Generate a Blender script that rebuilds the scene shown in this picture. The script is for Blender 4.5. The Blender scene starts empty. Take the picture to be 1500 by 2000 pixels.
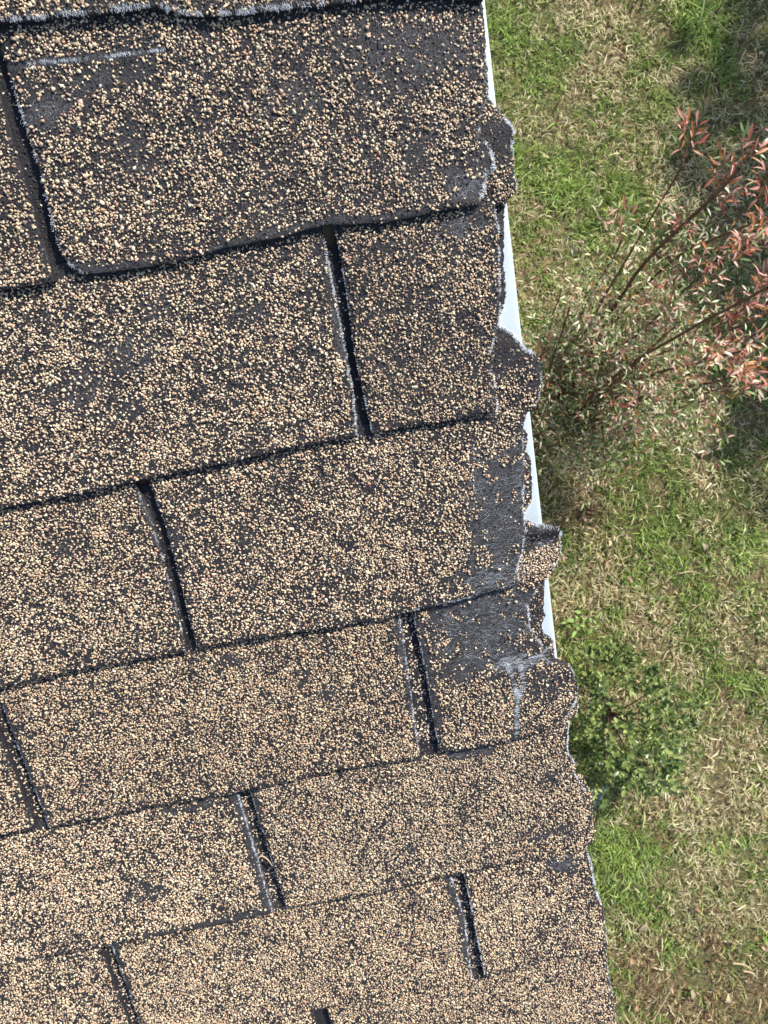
import bpy, math
import numpy as np
from mathutils import Matrix, Vector

# ------------------------------------------------------------------ camera, sky, sun, exposure
S = bpy.context.scene
COL = S.collection
PITCH = math.radians(20)
cp, sp = math.cos(PITCH), math.sin(PITCH)
O = Vector((0.0, 0.0, 2.61530146))          # roof reference point; ground is z = 0

cam = bpy.data.cameras.new('camera')
cam.sensor_fit = 'HORIZONTAL'
cam.sensor_width = 27.0
cam.lens = 27.0 * 1385.22 / 1500.0
cam.clip_start = 0.02
cam.clip_end = 600
cam.dof.use_dof = True
cam.dof.focus_distance = 0.55
cam.dof.aperture_fstop = 26
cam_o = bpy.data.objects.new('camera', cam)
COL.objects.link(cam_o)
cam_o.matrix_world = Matrix(((0.9819344, 0.18549055, -0.03739103, 0.07580901),
                             (-0.18607329, 0.98245341, -0.01272869, -0.29571655),
                             (0.03437389, 0.01945621, 0.99921964, 3.0),
                             (0, 0, 0, 1)))
S.camera = cam_o

SUN_EL = math.radians(43)
SUN_H = Vector((0.78, 0.63)).normalized()
SUN = Vector((SUN_H.x * math.cos(SUN_EL), SUN_H.y * math.cos(SUN_EL), math.sin(SUN_EL)))
world = bpy.data.worlds.new('World')
S.world = world
world.use_nodes = True
wn = world.node_tree
sky = wn.nodes.new('ShaderNodeTexSky')
sky.sky_type = 'NISHITA'
sky.sun_disc = False
sky.sun_elevation = SUN_EL
sky.sun_rotation = math.atan2(SUN_H.x, SUN_H.y)
bg = wn.nodes['Background']
bg.inputs[1].default_value = 0.12
wn.links.new(sky.outputs[0], bg.inputs[0])
sl = bpy.data.lights.new('sun', 'SUN')
sl.energy = 4.6
sl.angle = math.radians(0.55)
sl.color = (1.0, 0.95, 0.87)
sun_o = bpy.data.objects.new('sun', sl)
COL.objects.link(sun_o)
sun_o.rotation_euler = (-SUN).to_track_quat('-Z', 'Y').to_euler()
S.view_settings.view_transform = 'Standard'
S.view_settings.look = 'None'
S.view_settings.gamma = 1.0
S.view_settings.exposure = 0.85

rng = np.random.default_rng(7)

# ------------------------------------------------------------------ helpers
def hash2(ix, iy, seed):
    h = (ix.astype(np.int64) * 374761393 + iy.astype(np.int64) * 668265263 + seed * 982451653) & 0xFFFFFFFF
    h = ((h ^ (h >> 13)) * 1274126177) & 0xFFFFFFFF
    return ((h ^ (h >> 16)) & 0xFFFFFF) / float(0xFFFFFF)

def vnoise(x, y, seed=0):
    x = np.asarray(x, float); y = np.asarray(y, float)
    ix = np.floor(x); iy = np.floor(y)
    fx = x - ix; fy = y - iy
    fx = fx * fx * (3 - 2 * fx); fy = fy * fy * (3 - 2 * fy)
    a = hash2(ix, iy, seed); b = hash2(ix + 1, iy, seed)
    c = hash2(ix, iy + 1, seed); d = hash2(ix + 1, iy + 1, seed)
    return (a * (1 - fx) + b * fx) * (1 - fy) + (c * (1 - fx) + d * fx) * fy

def fbm(x, y, seed=0, oct=3):
    s = 0; a = 0.5; n = 0
    for i in range(oct):
        s = s + a * vnoise(np.asarray(x) * 2 ** i, np.asarray(y) * 2 ** i, seed + 17 * i)
        n += a; a *= 0.5
    return s / n

def sstep(a, b, x):
    t = np.clip((x - a) / (b - a), 0, 1)
    return t * t * (3 - 2 * t)

def mesh_np(name, verts, faces, mat, colors=None, smooth=False):
    """faces: list of int arrays (n,3) or (n,4)"""
    me = bpy.data.meshes.new(name)
    verts = np.ascontiguousarray(verts, dtype=np.float32).reshape(-1, 3)
    me.vertices.add(len(verts))
    me.vertices.foreach_set('co', verts.ravel())
    idx = np.concatenate([np.asarray(f, np.int32).ravel() for f in faces])
    tot = np.concatenate([np.full(len(f), np.asarray(f).shape[1], np.int32) for f in faces])
    st = np.concatenate(([0], np.cumsum(tot)[:-1])).astype(np.int32)
    me.loops.add(len(idx)); me.loops.foreach_set('vertex_index', idx)
    me.polygons.add(len(tot)); me.polygons.foreach_set('loop_start', st)
    if smooth:
        me.polygons.foreach_set('use_smooth', np.ones(len(tot), bool))
    if colors is not None:
        ca = me.color_attributes.new('Col', 'FLOAT_COLOR', 'POINT')
        c4 = np.ones((len(verts), 4), np.float32); c4[:, :3] = np.asarray(colors, np.float32).reshape(-1, 3)
        ca.data.foreach_set('color', c4.ravel())
    me.update(calc_edges=True)
    me.validate()
    if mat: me.materials.append(mat)
    return me

def link(name, me, parent=None, loc=None, rot=None):
    o = bpy.data.objects.new(name, me)
    COL.objects.link(o)
    if parent: o.parent = parent
    if loc is not None: o.location = loc
    if rot is not None: o.rotation_euler = rot
    return o

def tag(o, label, cat, group=None):
    o['label'] = label; o['category'] = cat
    if group: o['group'] = group
    return o

def stuff(o):
    o['kind'] = 'stuff'; return o

def tubes(paths, radii, sides=3):
    """paths (N,M,3), radii (N,M) -> verts, quads"""
    paths = np.asarray(paths, float); radii = np.asarray(radii, float)
    N, M, _ = paths.shape
    tan = np.gradient(paths, axis=1)
    tan /= np.linalg.norm(tan, axis=2, keepdims=True) + 1e-12
    ref = np.zeros_like(tan); ref[..., 2] = 1
    steep = np.abs(tan[..., 2]) > 0.9
    ref[steep] = (1, 0, 0)
    a = np.cross(tan, ref); a /= np.linalg.norm(a, axis=2, keepdims=True) + 1e-12
    b = np.cross(tan, a)
    ang = np.arange(sides) * 2 * np.pi / sides
    V = paths[:, :, None, :] + radii[:, :, None, None] * (a[:, :, None, :] * np.cos(ang)[:, None] + b[:, :, None, :] * np.sin(ang)[:, None])
    base = (np.arange(N) * M * sides)[:, None, None]
    m = np.arange(M - 1)[None, :, None] * sides
    s = np.arange(sides)[None, None, :]
    s2 = (s + 1) % sides
    q = np.stack([base + m + s, base + m + s2, base + m + sides + s2, base + m + sides + s], -1).reshape(-1, 4)
    return V.reshape(-1, 3), q

# ------------------------------------------------------------------ materials
def new_mat(name):
    m = bpy.data.materials.new(name); m.use_nodes = True
    nt = m.node_tree
    return m, nt, nt.nodes['Principled BSDF']

def noise_node(nt, scale, detail=3, coord='Object', rough=0.6):
    tc = nt.nodes.new('ShaderNodeTexCoord'); n = nt.nodes.new('ShaderNodeTexNoise')
    n.inputs['Scale'].default_value = scale; n.inputs['Detail'].default_value = detail
    n.inputs['Roughness'].default_value = rough
    nt.links.new(tc.outputs[coord], n.inputs['Vector'])
    return n

def ramp(nt, src, stops):
    r = nt.nodes.new('ShaderNodeValToRGB')
    e = r.color_ramp.elements
    while len(e) < len(stops): e.new(0.5)
    for el, (p, c) in zip(e, stops):
        el.position = p; el.color = (*c, 1)
    nt.links.new(src, r.inputs[0])
    return r

def bump(nt, b, src, strength, dist):
    n = nt.nodes.new('ShaderNodeBump')
    n.inputs['Strength'].default_value = strength; n.inputs['Distance'].default_value = dist
    nt.links.new(src, n.inputs['Height']); nt.links.new(n.outputs[0], b.inputs['Normal'])

def attr_mat(name, rough=0.8, spec=0.3, transl=0.0):
    m, nt, b = new_mat(name)
    a = nt.nodes.new('ShaderNodeAttribute'); a.attribute_name = 'Col'
    nt.links.new(a.outputs['Color'], b.inputs['Base Color'])
    b.inputs['Roughness'].default_value = rough
    b.inputs['Specular IOR Level'].default_value = spec
    if transl:
        t = nt.nodes.new('ShaderNodeBsdfTranslucent'); mx = nt.nodes.new('ShaderNodeMixShader')
        mx.inputs[0].default_value = transl
        nt.links.new(a.outputs['Color'], t.inputs['Color'])
        nt.links.new(b.outputs[0], mx.inputs[1]); nt.links.new(t.outputs[0], mx.inputs[2])
        nt.links.new(mx.outputs[0], nt.nodes['Material Output'].inputs['Surface'])
    return m

def plain(name, col, rough=0.6, spec=0.4, nscale=None, var=0.15, bumpd=None):
    m, nt, b = new_mat(name)
    b.inputs['Roughness'].default_value = rough
    b.inputs['Specular IOR Level'].default_value = spec
    n = noise_node(nt, nscale or 20, 4)
    lo = tuple(c * (1 - var) for c in col); hi = tuple(min(1, c * (1 + var)) for c in col)
    r = ramp(nt, n.outputs['Fac'], [(0.3, lo), (0.7, hi)])
    nt.links.new(r.outputs[0], b.inputs['Base Color'])
    if bumpd: bump(nt, b, n.outputs['Fac'], 0.6, bumpd)
    return m

M_gran = attr_mat('granule_stone', 0.78, 0.35)
M_asph, nt, b = new_mat('asphalt_mat')
n1 = noise_node(nt, 900, 4); n2 = noise_node(nt, 60, 3)
r = ramp(nt, n1.outputs['Fac'], [(0.3, (0.006, 0.0055, 0.007)), (0.52, (0.016, 0.015, 0.018)), (0.75, (0.048, 0.046, 0.051))])
rw = ramp(nt, n1.outputs['Fac'], [(0.3, (0.014, 0.0138, 0.0145)), (0.5, (0.034, 0.0335, 0.035)), (0.70, (0.12, 0.118, 0.121))])
wa = nt.nodes.new('ShaderNodeAttribute'); wa.attribute_name = 'Col'       # how far the mat is worn bare and weathered
mw = nt.nodes.new('ShaderNodeMixRGB')
nt.links.new(wa.outputs['Fac'], mw.inputs[0]); nt.links.new(r.outputs[0], mw.inputs[1]); nt.links.new(rw.outputs[0], mw.inputs[2])
r2 = ramp(nt, n2.outputs['Fac'], [(0.3, (0.7, 0.7, 0.7)), (0.7, (1.25, 1.22, 1.22))])
mx = nt.nodes.new('ShaderNodeMixRGB'); mx.blend_type = 'MULTIPLY'; mx.inputs[0].default_value = 1
nt.links.new(mw.outputs[0], mx.inputs[1]); nt.links.new(r2.outputs[0], mx.inputs[2])
nt.links.new(mx.outputs[0], b.inputs['Base Color'])
b.inputs['Roughness'].default_value = 0.72
b.inputs['Specular IOR Level'].default_value = 0.35
bump(nt, b, n1.outputs['Fac'], 0.9, 0.0007)

M_fibre = plain('fibreglass', (0.66, 0.70, 0.76), 0.5, 0.4, 300, 0.12)
M_white = plain('white_painted_metal', (0.45, 0.51, 0.555), 0.45, 0.5, 14, 0.10)
M_siding = plain('beige_siding', (0.36, 0.33, 0.28), 0.6, 0.3, 8, 0.08)
M_wood = plain('bare_deck_wood', (0.30, 0.21, 0.13), 0.8, 0.2, 12, 0.3)
# far field of the roof, where single granules can no longer be told apart
M_field, nt, b = new_mat('shingle_field')
tc = nt.nodes.new('ShaderNodeTexCoord'); vo = nt.nodes.new('ShaderNodeTexVoronoi'); vo.inputs['Scale'].default_value = 480
nt.links.new(tc.outputs['Object'], vo.inputs['Vector'])
r = ramp(nt, vo.outputs['Distance'], [(0.32, (0.42, 0.32, 0.22)), (0.5, (0.03, 0.028, 0.03))])
nt.links.new(r.outputs[0], b.inputs['Base Color']); b.inputs['Roughness'].default_value = 0.85
M_grass = attr_mat('grass_blade', 0.6, 0.3, 0.38)
M_leafmix = attr_mat('leaf_mixed', 0.42, 0.42, 0.18)
M_soil, nt, b = new_mat('lawn_soil')
n1 = noise_node(nt, 55, 6, 'Object', 0.7); n2 = noise_node(nt, 2.2, 4)
r = ramp(nt, n1.outputs['Fac'], [(0.3, (0.05, 0.043, 0.022)), (0.5, (0.13, 0.108, 0.058)), (0.7, (0.30, 0.25, 0.14))])
r2 = ramp(nt, n2.outputs['Fac'], [(0.4, (0.9, 1.05, 0.7)), (0.6, (1.15, 1.0, 0.9))])
mx = nt.nodes.new('ShaderNodeMixRGB'); mx.blend_type = 'MULTIPLY'; mx.inputs[0].default_value = 1
nt.links.new(r.outputs[0], mx.inputs[1]); nt.links.new(r2.outputs[0], mx.inputs[2])
nt.links.new(mx.outputs[0], b.inputs['Base Color']); b.inputs['Roughness'].default_value = 0.95
bump(nt, b, n1.outputs['Fac'], 1.0, 0.02)

def leaf_mat(name, col, rough=0.38, var=0.35):
    m, nt, b = new_mat(name)
    oi = nt.nodes.new('ShaderNodeObjectInfo')
    r = ramp(nt, oi.outputs['Random'], [(0.0, tuple(c * (1 - var) for c in col)), (1.0, tuple(min(1, c * (1 + var)) for c in col))])
    nt.links.new(r.outputs[0], b.inputs['Base Color'])
    b.inputs['Roughness'].default_value = rough
    b.inputs['Specular IOR Level'].default_value = 0.5
    t = nt.nodes.new('ShaderNodeBsdfTranslucent'); mx = nt.nodes.new('ShaderNodeMixShader'); mx.inputs[0].default_value = 0.2
    nt.links.new(r.outputs[0], t.inputs['Color'])
    nt.links.new(b.outputs[0], mx.inputs[1]); nt.links.new(t.outputs[0], mx.inputs[2])
    nt.links.new(mx.outputs[0], nt.nodes['Material Output'].inputs['Surface'])
    return m

# ------------------------------------------------------------------ ground
gs = 260.0
xs = np.concatenate([np.linspace(-gs, -6, 8), np.linspace(-5, 8, 53), np.linspace(10, gs, 8)])
ys = np.concatenate([np.linspace(-gs, -7, 8), np.linspace(-6, 6, 49), np.linspace(7, gs, 8)])
def ground_z(x, y):
    near = np.exp(-((np.asarray(x) - 1.4) ** 2 + np.asarray(y) ** 2) / 30)
    return (fbm(np.asarray(x) * 1.3, np.asarray(y) * 1.3, 5) - 0.5) * 0.05 * near
GX, GY = np.meshgrid(xs, ys, indexing='ij')
gv = np.stack([GX, GY, ground_z(GX, GY)], -1).reshape(-1, 3)
nx, ny = len(xs), len(ys)
ii, jj = np.meshgrid(np.arange(nx - 1), np.arange(ny - 1), indexing='ij')
gq = np.stack([ii * ny + jj, (ii + 1) * ny + jj, (ii + 1) * ny + jj + 1, ii * ny + jj + 1], -1).reshape(-1, 4)
ground = link('ground', mesh_np('ground', gv, [gq], M_soil, smooth=True))
ground['kind'] = 'structure'

# ------------------------------------------------------------------ the house: roof edge, trim, wall
house = link('house', None)
tag(house, 'house roof of worn tan granule shingles with torn edge over white metal trim', 'house')
ROT = (PITCH, 0, 0)
def roofpt(u, v, w=0.0):                      # metres: u along the course, v downslope, w off the roof
    return Vector((O.x + u, O.y - v * cp - w * sp, O.z - v * sp + w * cp))
E = 127.0      # exposure, mm
T = 4.2        # shingle thickness, mm

def loc3(u, v, w):                            # mm -> roof-local metres
    return np.stack([np.asarray(u), -np.asarray(v), np.asarray(w)], -1) * 0.001

# granule shapes: angular crushed-stone chips
CUBE = np.array([(-1, -1, -1), (1, -1, -1), (1, 1, -1), (-1, 1, -1), (-1, -1, 1), (1, -1, 1), (1, 1, 1), (-1, 1, 1)], float)
CT = np.array([(4, 5, 6), (4, 6, 7), (0, 1, 5), (0, 5, 4), (1, 2, 6), (1, 6, 5), (2, 3, 7), (2, 7, 6), (3, 0, 4), (3, 4, 7)])
OCT = np.array([(1, 0, -.3), (0, 1, -.3), (-1, 0, -.3), (0, -1, -.3), (0, 0, 1)], float)
OT = np.array([(0, 1, 4), (1, 2, 4), (2, 3, 4), (3, 0, 4)])        # lies on its flat underside
def templates(base, n, jit, sc):
    out = []
    for i in range(n):
        t = base * sc + rng.normal(0, jit, base.shape)
        out.append(t)
    return np.array(out)
TC = templates(CUBE, 60, 0.24, 0.60)
TO = templates(OCT, 24, 0.18, 1.0)

PAL = np.array([(0.66, 0.53, 0.37), (0.58, 0.455, 0.32), (0.74, 0.62, 0.455), (0.51, 0.385, 0.275), (0.57, 0.405, 0.315),
                (0.53, 0.32, 0.22), (0.80, 0.70, 0.53), (0.36, 0.265, 0.185), (0.27, 0.22, 0.19)])
PW = np.array([0.21, 0.19, 0.14, 0.13, 0.09, 0.06, 0.07, 0.065, 0.045]); PW /= PW.sum()

def chips(u, v, w, size, T0, F0, cols):
    N = len(u); K = T0.shape[1]
    t = T0[rng.integers(0, len(T0), N)]
    sc = np.stack([size * rng.uniform(0.8, 1.5, N), size * rng.uniform(0.6, 1.05, N), size * rng.uniform(0.5, 0.95, N)], -1)[:, None, :] * 0.5
    p = t * sc
    a = rng.uniform(0, 2 * np.pi, N); tl = rng.normal(0, 0.45, N)
    ca, sa, ct, st = np.cos(a), np.sin(a), np.cos(tl), np.sin(tl)
    x, y, z = p[..., 0], p[..., 1], p[..., 2]
    y2 = y * ct[:, None] - z * st[:, None]; z2 = y * st[:, None] + z * ct[:, None]
    x3 = x * ca[:, None] - y2 * sa[:, None]; y3 = x * sa[:, None] + y2 * ca[:, None]
    P = np.stack([u[:, None] + x3, -(v[:, None]) + y3, w[:, None] + z2], -1) * 0.001
    F = (np.arange(N) * K)[:, None, None] + F0[None]
    C = np.repeat(cols[:, None, :], K, 1)
    return P.reshape(-1, 3), F.reshape(-1, 3), C.reshape(-1, 3)

def poly_interp(pts):
    p = np.array(pts, float)
    return p[:, 1].copy(), p[:, 0].copy()        # v, u

def seg_dist(u, v, pts):
    d = np.full(np.shape(u), 1e9)
    for (a, b_), (c, e_) in zip(pts[:-1], pts[1:]):
        dx, dy = c - a, e_ - b_
        t = np.clip(((u - a) * dx + (v - b_) * dy) / (dx * dx + dy * dy + 1e-9), 0, 1)
        d = np.minimum(d, np.hypot(u - a - t * dx, v - b_ - t * dy))
    return d

# worn spots: u, v, radius u, radius v, strength (mm)
BARE = [(180, 302, 27, 24, 1.0), (174, 338, 24, 36, 1.0), (162, 371, 27, 13, .96), (198, 320, 9, 60, .6),
        (152, 415, 34, 24, 1.0), (160, 396, 44, 11, .97), (140, 440, 20, 18, .9), (170, 440, 22, 14, .97), (188, 400, 20, 15, .95), (120, 420, 14, 34, .45),
        (-46, 174, 21, 13, .6), (-83, 193, 27, 12, .6), (-60, 205, 20, 8, .5), (-53, 37, 24, 10, .92), (-20, 26, 40, 5, .6), (83, 51, 22, 8, .6), (154, 38, 46, 22, .6),
        (-33, 399, 10, 6, .7), (-16, 436, 8, 6, .6), (12, 427, 7, 9, .55), (30, 440, 7, 5, .5), (-2, 308, 6, 7, .6), (-51, 298, 9, 6, .6),
        (197, 655, 12, 10, .97), (186, 648, 10, 7, .8), (195, 472, 20, 16, .5), (178, 112, 14, 9, .9), (186, 100, 8, 14, .6), (-20, 150, 12, 9, .55), (34, 165, 14, 7, .5),
        (-150, 590, 22, 8, .6), (-90, 520, 30, 4, .7), (70, 600, 10, 5, .6), (130, 521, 20, 6, .9), (60, 105, 12, 8, .45), (150, 90, 10, 20, .35),
        (170, 135, 16, 7, .8), (120, 160, 9, 6, .5), (-120, 290, 12, 6, .5), (-10, 60, 9, 16, .45), (190, 560, 12, 8, .4), (180, 615, 20, 6, .7)]
CRACKS = [([(-67.6, 13.6), (-48, 14.4), (-26, 16.2), (-4, 16.9), (18.5, 17.7)], 2.0),
          ([(166, 446), (170, 462), (171, 477), (168, 495), (165.6, 512)], 2.6),
          ([(176.4, 448), (177.5, 464), (171.6, 479)], 2.6),
          ([(166, 446), (181, 447), (193, 444), (202, 439)], 2.2), ([(193, 444), (200, 453)], 1.6)]

BANDS = [([(-76, 20), (-76, 124)], 3.5), ([(84, 140), (85, 200)], 2.5), ([(-62, 262), (-62, 300)], 3.5), ([(-58, 515), (-57, 560), (-57, 636)], 6.0), ([(-46, 514), (-44, 540)], 4.0),
         ([(-201, 640), (-203, 730)], 6.0), ([(-190, 640), (-190, 690)], 3.0), ([(94, 640), (98, 690), (99, 740)], 4.5), ([(-202, 400), (-200, 500)], 4.0), ([(-212, 430), (-211, 505)], 6.0),
         ([(90, 395), (90, 500)], 4.0), ([(106, 400), (108, 490)], 4.0), ([(-60, 634), (-100, 634), (-160, 633)], 4.0), ([(-220, 505), (-208, 507)], 4), ([(-66, 118), (-45, 124), (-20, 125)], 4.5), ([(20, 123), (90, 119), (150, 123)], 3.0)]
def bare_mask(u, v):
    m = np.zeros_like(u)
    wob = (fbm(u / 6, v / 6, 31) - 0.5) * 1.8
    for (bu, bv, ru, rv, s) in BARE:
        d = np.hypot((u - bu) / ru, (v - bv) / rv) + wob
        m = np.maximum(m, s * (1 - sstep(0.5, 1.3, d)))
    for pts, wd in CRACKS:
        m = np.maximum(m, 0.95 * (1 - sstep(wd * 0.6, wd * 1.3, seg_dist(u, v, pts))))
    for pts, wd in BANDS:
        m = np.maximum(m, 0.85 * (1 - sstep(wd * 0.4, wd * 1.2, seg_dist(u, v, pts) + 3.0 * wob)))
    return m

FIB = {}          # shingle object -> list of fibre paths (mm)
def add_fibres(key, paths, rad):
    FIB.setdefault(key, []).append((paths, rad))

class Shingle:
    """one tab: outline left/right (functions of v), top line, butt line (functions of u); all mm in roof coordinates"""
    def __init__(s, k, left, right, butt, top=None, dens=0.7, seed=1, drop=0.0, wav=0.45, rough_r=0.5, rough_l=0.35, extra=None, headlap=True, thick=T, sp_mm=1.50, edge_wear=1.0, world_mask=True, dark=0.75, dens_fn=None):
        s.dfn = dens_fn
        s.k, s.seed, s.drop, s.wav, s.extra, s.thick = k, seed, drop, wav, extra, thick
        s.lv, s.lu = poly_interp(left); s.rv, s.ru = poly_interp(right)
        b_ = np.array(butt, float); s.bu, s.bv = b_[:, 0], b_[:, 1]
        if top is None:
            s.tu = np.array([-9999., 9999.]); s.tv = np.array([(k - 1) * E, (k - 1) * E]); s.over = 9.0
        else:
            t_ = np.array(top, float); s.tu, s.tv = t_[:, 0], t_[:, 1]; s.over = 6.0
        s.rr, s.rl, s.headlap, s.spm, s.ew, s.dens, s.wm, s.dark = rough_r, rough_l, headlap, sp_mm, edge_wear, dens, world_mask, dark
        s.butt_gap = top is not None and headlap
    def L(s, v): return np.interp(v, s.lv, s.lu) + s.rl * 2.2 * (fbm(v / 4.5, v * 0 + s.seed, s.seed + 3, 3) - 0.5)
    def R(s, v): return np.interp(v, s.rv, s.ru) + s.rr * 2.4 * (fbm(v / 3.2, v * 0 + s.seed, s.seed + 5, 3) - 0.5) - (s.rr > 0.47) * s.rr * 2.6 * np.maximum(0, np.abs(vnoise(v / 1.5, v * 0 + s.seed, s.seed + 6) - 0.5) * 2 - 0.45)
    def B(s, u): return np.interp(u, s.bu, s.bv) + 1.0 * (fbm(u / 5.0, u * 0 + s.seed, s.seed + 7, 3) - 0.5) + 1.3 * (fbm(u / 30.0, u * 0 + s.seed, s.seed + 8, 2) - 0.5)
    def Tp(s, u): return np.interp(u, s.tu, s.tv)
    def W(s, u, v):
        w = T * (1 + (v - (s.k - 1) * E) / E) - 1.5 * T - s.drop
        f = sstep((s.k - 1) * E - 4, (s.k - 1) * E + 25, v)
        w = w + s.wav * f * ((fbm(u / 42, v / 36, s.seed, 2) - 0.5) * 2.2 + (fbm(u / 10, v / 9, s.seed + 40, 2) - 0.5) * 0.8)
        w = w + 0.28 * (fbm(u / 2.6, v / 2.6, s.seed + 90, 2) - 0.5)
        dr = np.minimum(s.R(v) - u, u - s.L(v)); db = s.B(u) - v
        d = np.maximum(np.minimum(dr, db), 0)
        w = w - 0.9 * np.exp(-d / 1.1)
        if s.headlap: w = w + 0.9 * np.exp(-np.maximum(db, 0) / 8.0)
        if s.extra is not None: w = w + s.extra(u, v)
        return w
    def build(s):
        v0 = float(s.Tp(np.linspace(s.lu.min(), s.ru.max(), 60)).min()) - s.over if s.headlap else float(s.tv.min())
        v1 = float(s.bv.max())
        wid = float(s.ru.max() - s.lu.min())
        rag = s.rr > 0.47
        nu = max(10, int(wid / (3.2 if rag and s.headlap else 2.8 if s.headlap else 1.6))); nv = max(10, int((v1 - v0) / ((1.6 if s.headlap else 1.0) if rag else 2.8)))
        tt = np.linspace(0, 1, nv + 1)[:, None]; ss = np.linspace(0, 1, nu + 1)[None, :]
        if rag and s.headlap: ss = 1 - (1 - ss) ** 1.5
        vn = v0 + tt * (v1 - v0)
        u = s.L(vn) * (1 - ss) + s.R(vn) * ss
        vb = s.B(u)
        vt = s.Tp(u) - s.over if s.headlap else v0
        v = vt + tt * (vb - vt)
        u = s.L(v) * (1 - ss) + s.R(v) * ss
        w = s.W(u, v)
        n_ = (nu + 1) * (nv + 1)
        top = loc3(u, v, w).reshape(-1, 3)
        bot = loc3(u, v, w - s.thick).reshape(-1, 3)
        V = [top, bot]
        i, j = np.meshgrid(np.arange(nv), np.arange(nu), indexing='ij')
        a = i * (nu + 1) + j
        Q = np.stack([a, a + nu + 1, a + nu + 2, a + 1], -1).reshape(-1, 4)
        F = [Q]
        # rim
        ring = np.concatenate([np.arange(nv) * (nu + 1), nv * (nu + 1) + np.arange(nu), (np.arange(nv, 0, -1)) * (nu + 1) + nu, np.arange(nu, 0, -1)])
        nx_ = np.roll(ring, -1)
        F.append(np.stack([ring, ring + n_, nx_ + n_, nx_], -1)[:, ::-1])
        off = 2 * n_
        if s.headlap:      # the part that runs up under the course above and shows only in its cut-outs
            hu = np.linspace(float(np.interp(v0, s.lv, s.lu)) - 5.5, min(float(np.interp(v0, s.rv, s.ru)) + 5.5, 184.0), 40)
            hv = np.linspace((s.k - 2) * E + 6, (s.k - 1) * E + 14, 30)
            U_, V_ = np.meshgrid(hu, hv, indexing='xy')
            V_ = (s.k - 2) * E + 6 + np.linspace(0, 1, 30)[:, None] * (s.Tp(U_) - 1.5 - (s.k - 2) * E - 6)
            Wd = T * (1 + (V_ - (s.k - 1) * E) / E) - 1.5 * T - 0.9 + 0.5 * (fbm(U_ / 3, V_ / 3, s.seed + 61) - .5)
            V.append(loc3(U_, V_, Wd).reshape(-1, 3))
            i, j = np.meshgrid(np.arange(29), np.arange(39), indexing='ij')
            a = i * 40 + j + off
            F.append(np.stack([a, a + 40, a + 41, a + 1], -1).reshape(-1, 4))
        wn_ = (bare_mask(u, v) if s.wm else np.zeros_like(u)).ravel()
        VV = np.concatenate(V); cw = np.zeros(len(VV)); cw[:n_] = wn_; cw[n_:2 * n_] = wn_
        me = mesh_np('shingle', VV, F, M_asph, np.repeat(cw[:, None], 3, 1), smooth=True)
        try: me.set_sharp_from_angle(angle=math.radians(50))
        except Exception: pass
        s.mesh = me
        s.gran = s.granules()
        return s
    def granules(s):
        x0, x1 = s.lu.min() - 1, s.ru.max() + 1
        y0, y1 = s.tv.min() - 4, s.bv.max() + 1
        d = s.spm
        gy = np.arange(y0, y1, d * 0.866); gx = np.arange(x0, x1, d)
        Y, X = np.meshgrid(gy, gx, indexing='ij')
        X = X + (np.arange(len(gy)) % 2)[:, None] * d / 2
        X = (X + rng.normal(0, d * 0.24, X.shape)).ravel(); Y = (Y + rng.normal(0, d * 0.24, Y.shape)).ravel()
        dl = X - s.L(Y); dr = s.R(Y) - X; db = s.B(X) - Y; dt = Y - (s.Tp(X) - 5)
        ok = (dl > 0.2) & (dr > 0.2) & (db > -0.2) & (dt > 0)
        X, Y, dl, dr, db = X[ok], Y[ok], dl[ok], dr[ok], db[ok]
        side = np.minimum(dl, dr)
        bm = bare_mask(X, Y) if s.wm else np.zeros_like(X)
        clump = fbm(X / 5.5, Y / 5.5, s.seed + 200, 3)
        big = fbm(X / 30, Y / 24, s.seed + 210, 2)
        pr = s.dens - 0.10 + (clump - 0.5) * (1.2 if s.k < 3 else 0.8) + (big - 0.5) * 0.45
        if s.dfn is not None: pr = pr + s.dfn(X, Y)
        pr = pr * (1 - bm)
        ewn = 0.4 + 1.5 * fbm(X / 14, Y / 14, s.seed + 230, 2)
        pr = pr * (1 - s.ew * 0.9 * np.exp(-(side / (2.2 * ewn)) ** 2)) * (1 - s.ew * 0.95 * np.exp(-(db / (1.0 + 1.3 * ewn)) ** 2))  # edge wear; the butt term also deepens the dark shadow line
        if s.butt_gap: pr = pr * sstep(-0.5, 3.0, Y - s.Tp(X))  # fewer bright granules under each butt, painting its shadow darker
        # bare flecks
        fl = vnoise(X / 4.2, Y / 3.4, s.seed + 300)
        pr = np.where(fl > 0.93, pr * 0.25, pr)
        r_ = rng.random(len(X))
        tan = r_ < pr
        drk = (~tan) & (rng.random(len(X)) < s.dark * (1 - 0.8 * bm))  # black granules, also painting the shade between the tan ones
        size = np.clip(rng.lognormal(math.log(1.48), 0.26, len(X)), 0.85, 2.6) * (d / 1.55) ** 0.6
        w = s.W(X, Y)
        P1, F1, C1 = [], [], []
        tint = np.array([1.0, 0.975, 0.91]) * np.array([1.0, 0.965, 0.93]) ** ((s.seed * 37 % 10) / 14.0) * (0.88 + 0.16 * ((s.seed * 53 % 10) / 9.0))
        c = tint * PAL[rng.choice(len(PAL), tan.sum(), p=PW)] * rng.uniform(0.72, 1.08, (tan.sum(), 1))
        a, f, cc = chips(X[tan], Y[tan], w[tan] + size[tan] * 0.2, size[tan], TC, CT, c)
        n0 = len(a)
        dc = np.full((drk.sum(), 3), 1.0) * rng.uniform(0.010, 0.05, (drk.sum(), 1)) * np.array([1.05, 0.96, 1.02])
        brn = rng.random(drk.sum()) < 0.36 * (1 - bm[drk])
        dc = np.where(brn[:, None], PAL[rng.choice(len(PAL), drk.sum(), p=PW)] * rng.uniform(0.2, 0.55, (drk.sum(), 1)), dc)  # darkened palette: brown granules and tan ones coloured as shaded
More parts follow.
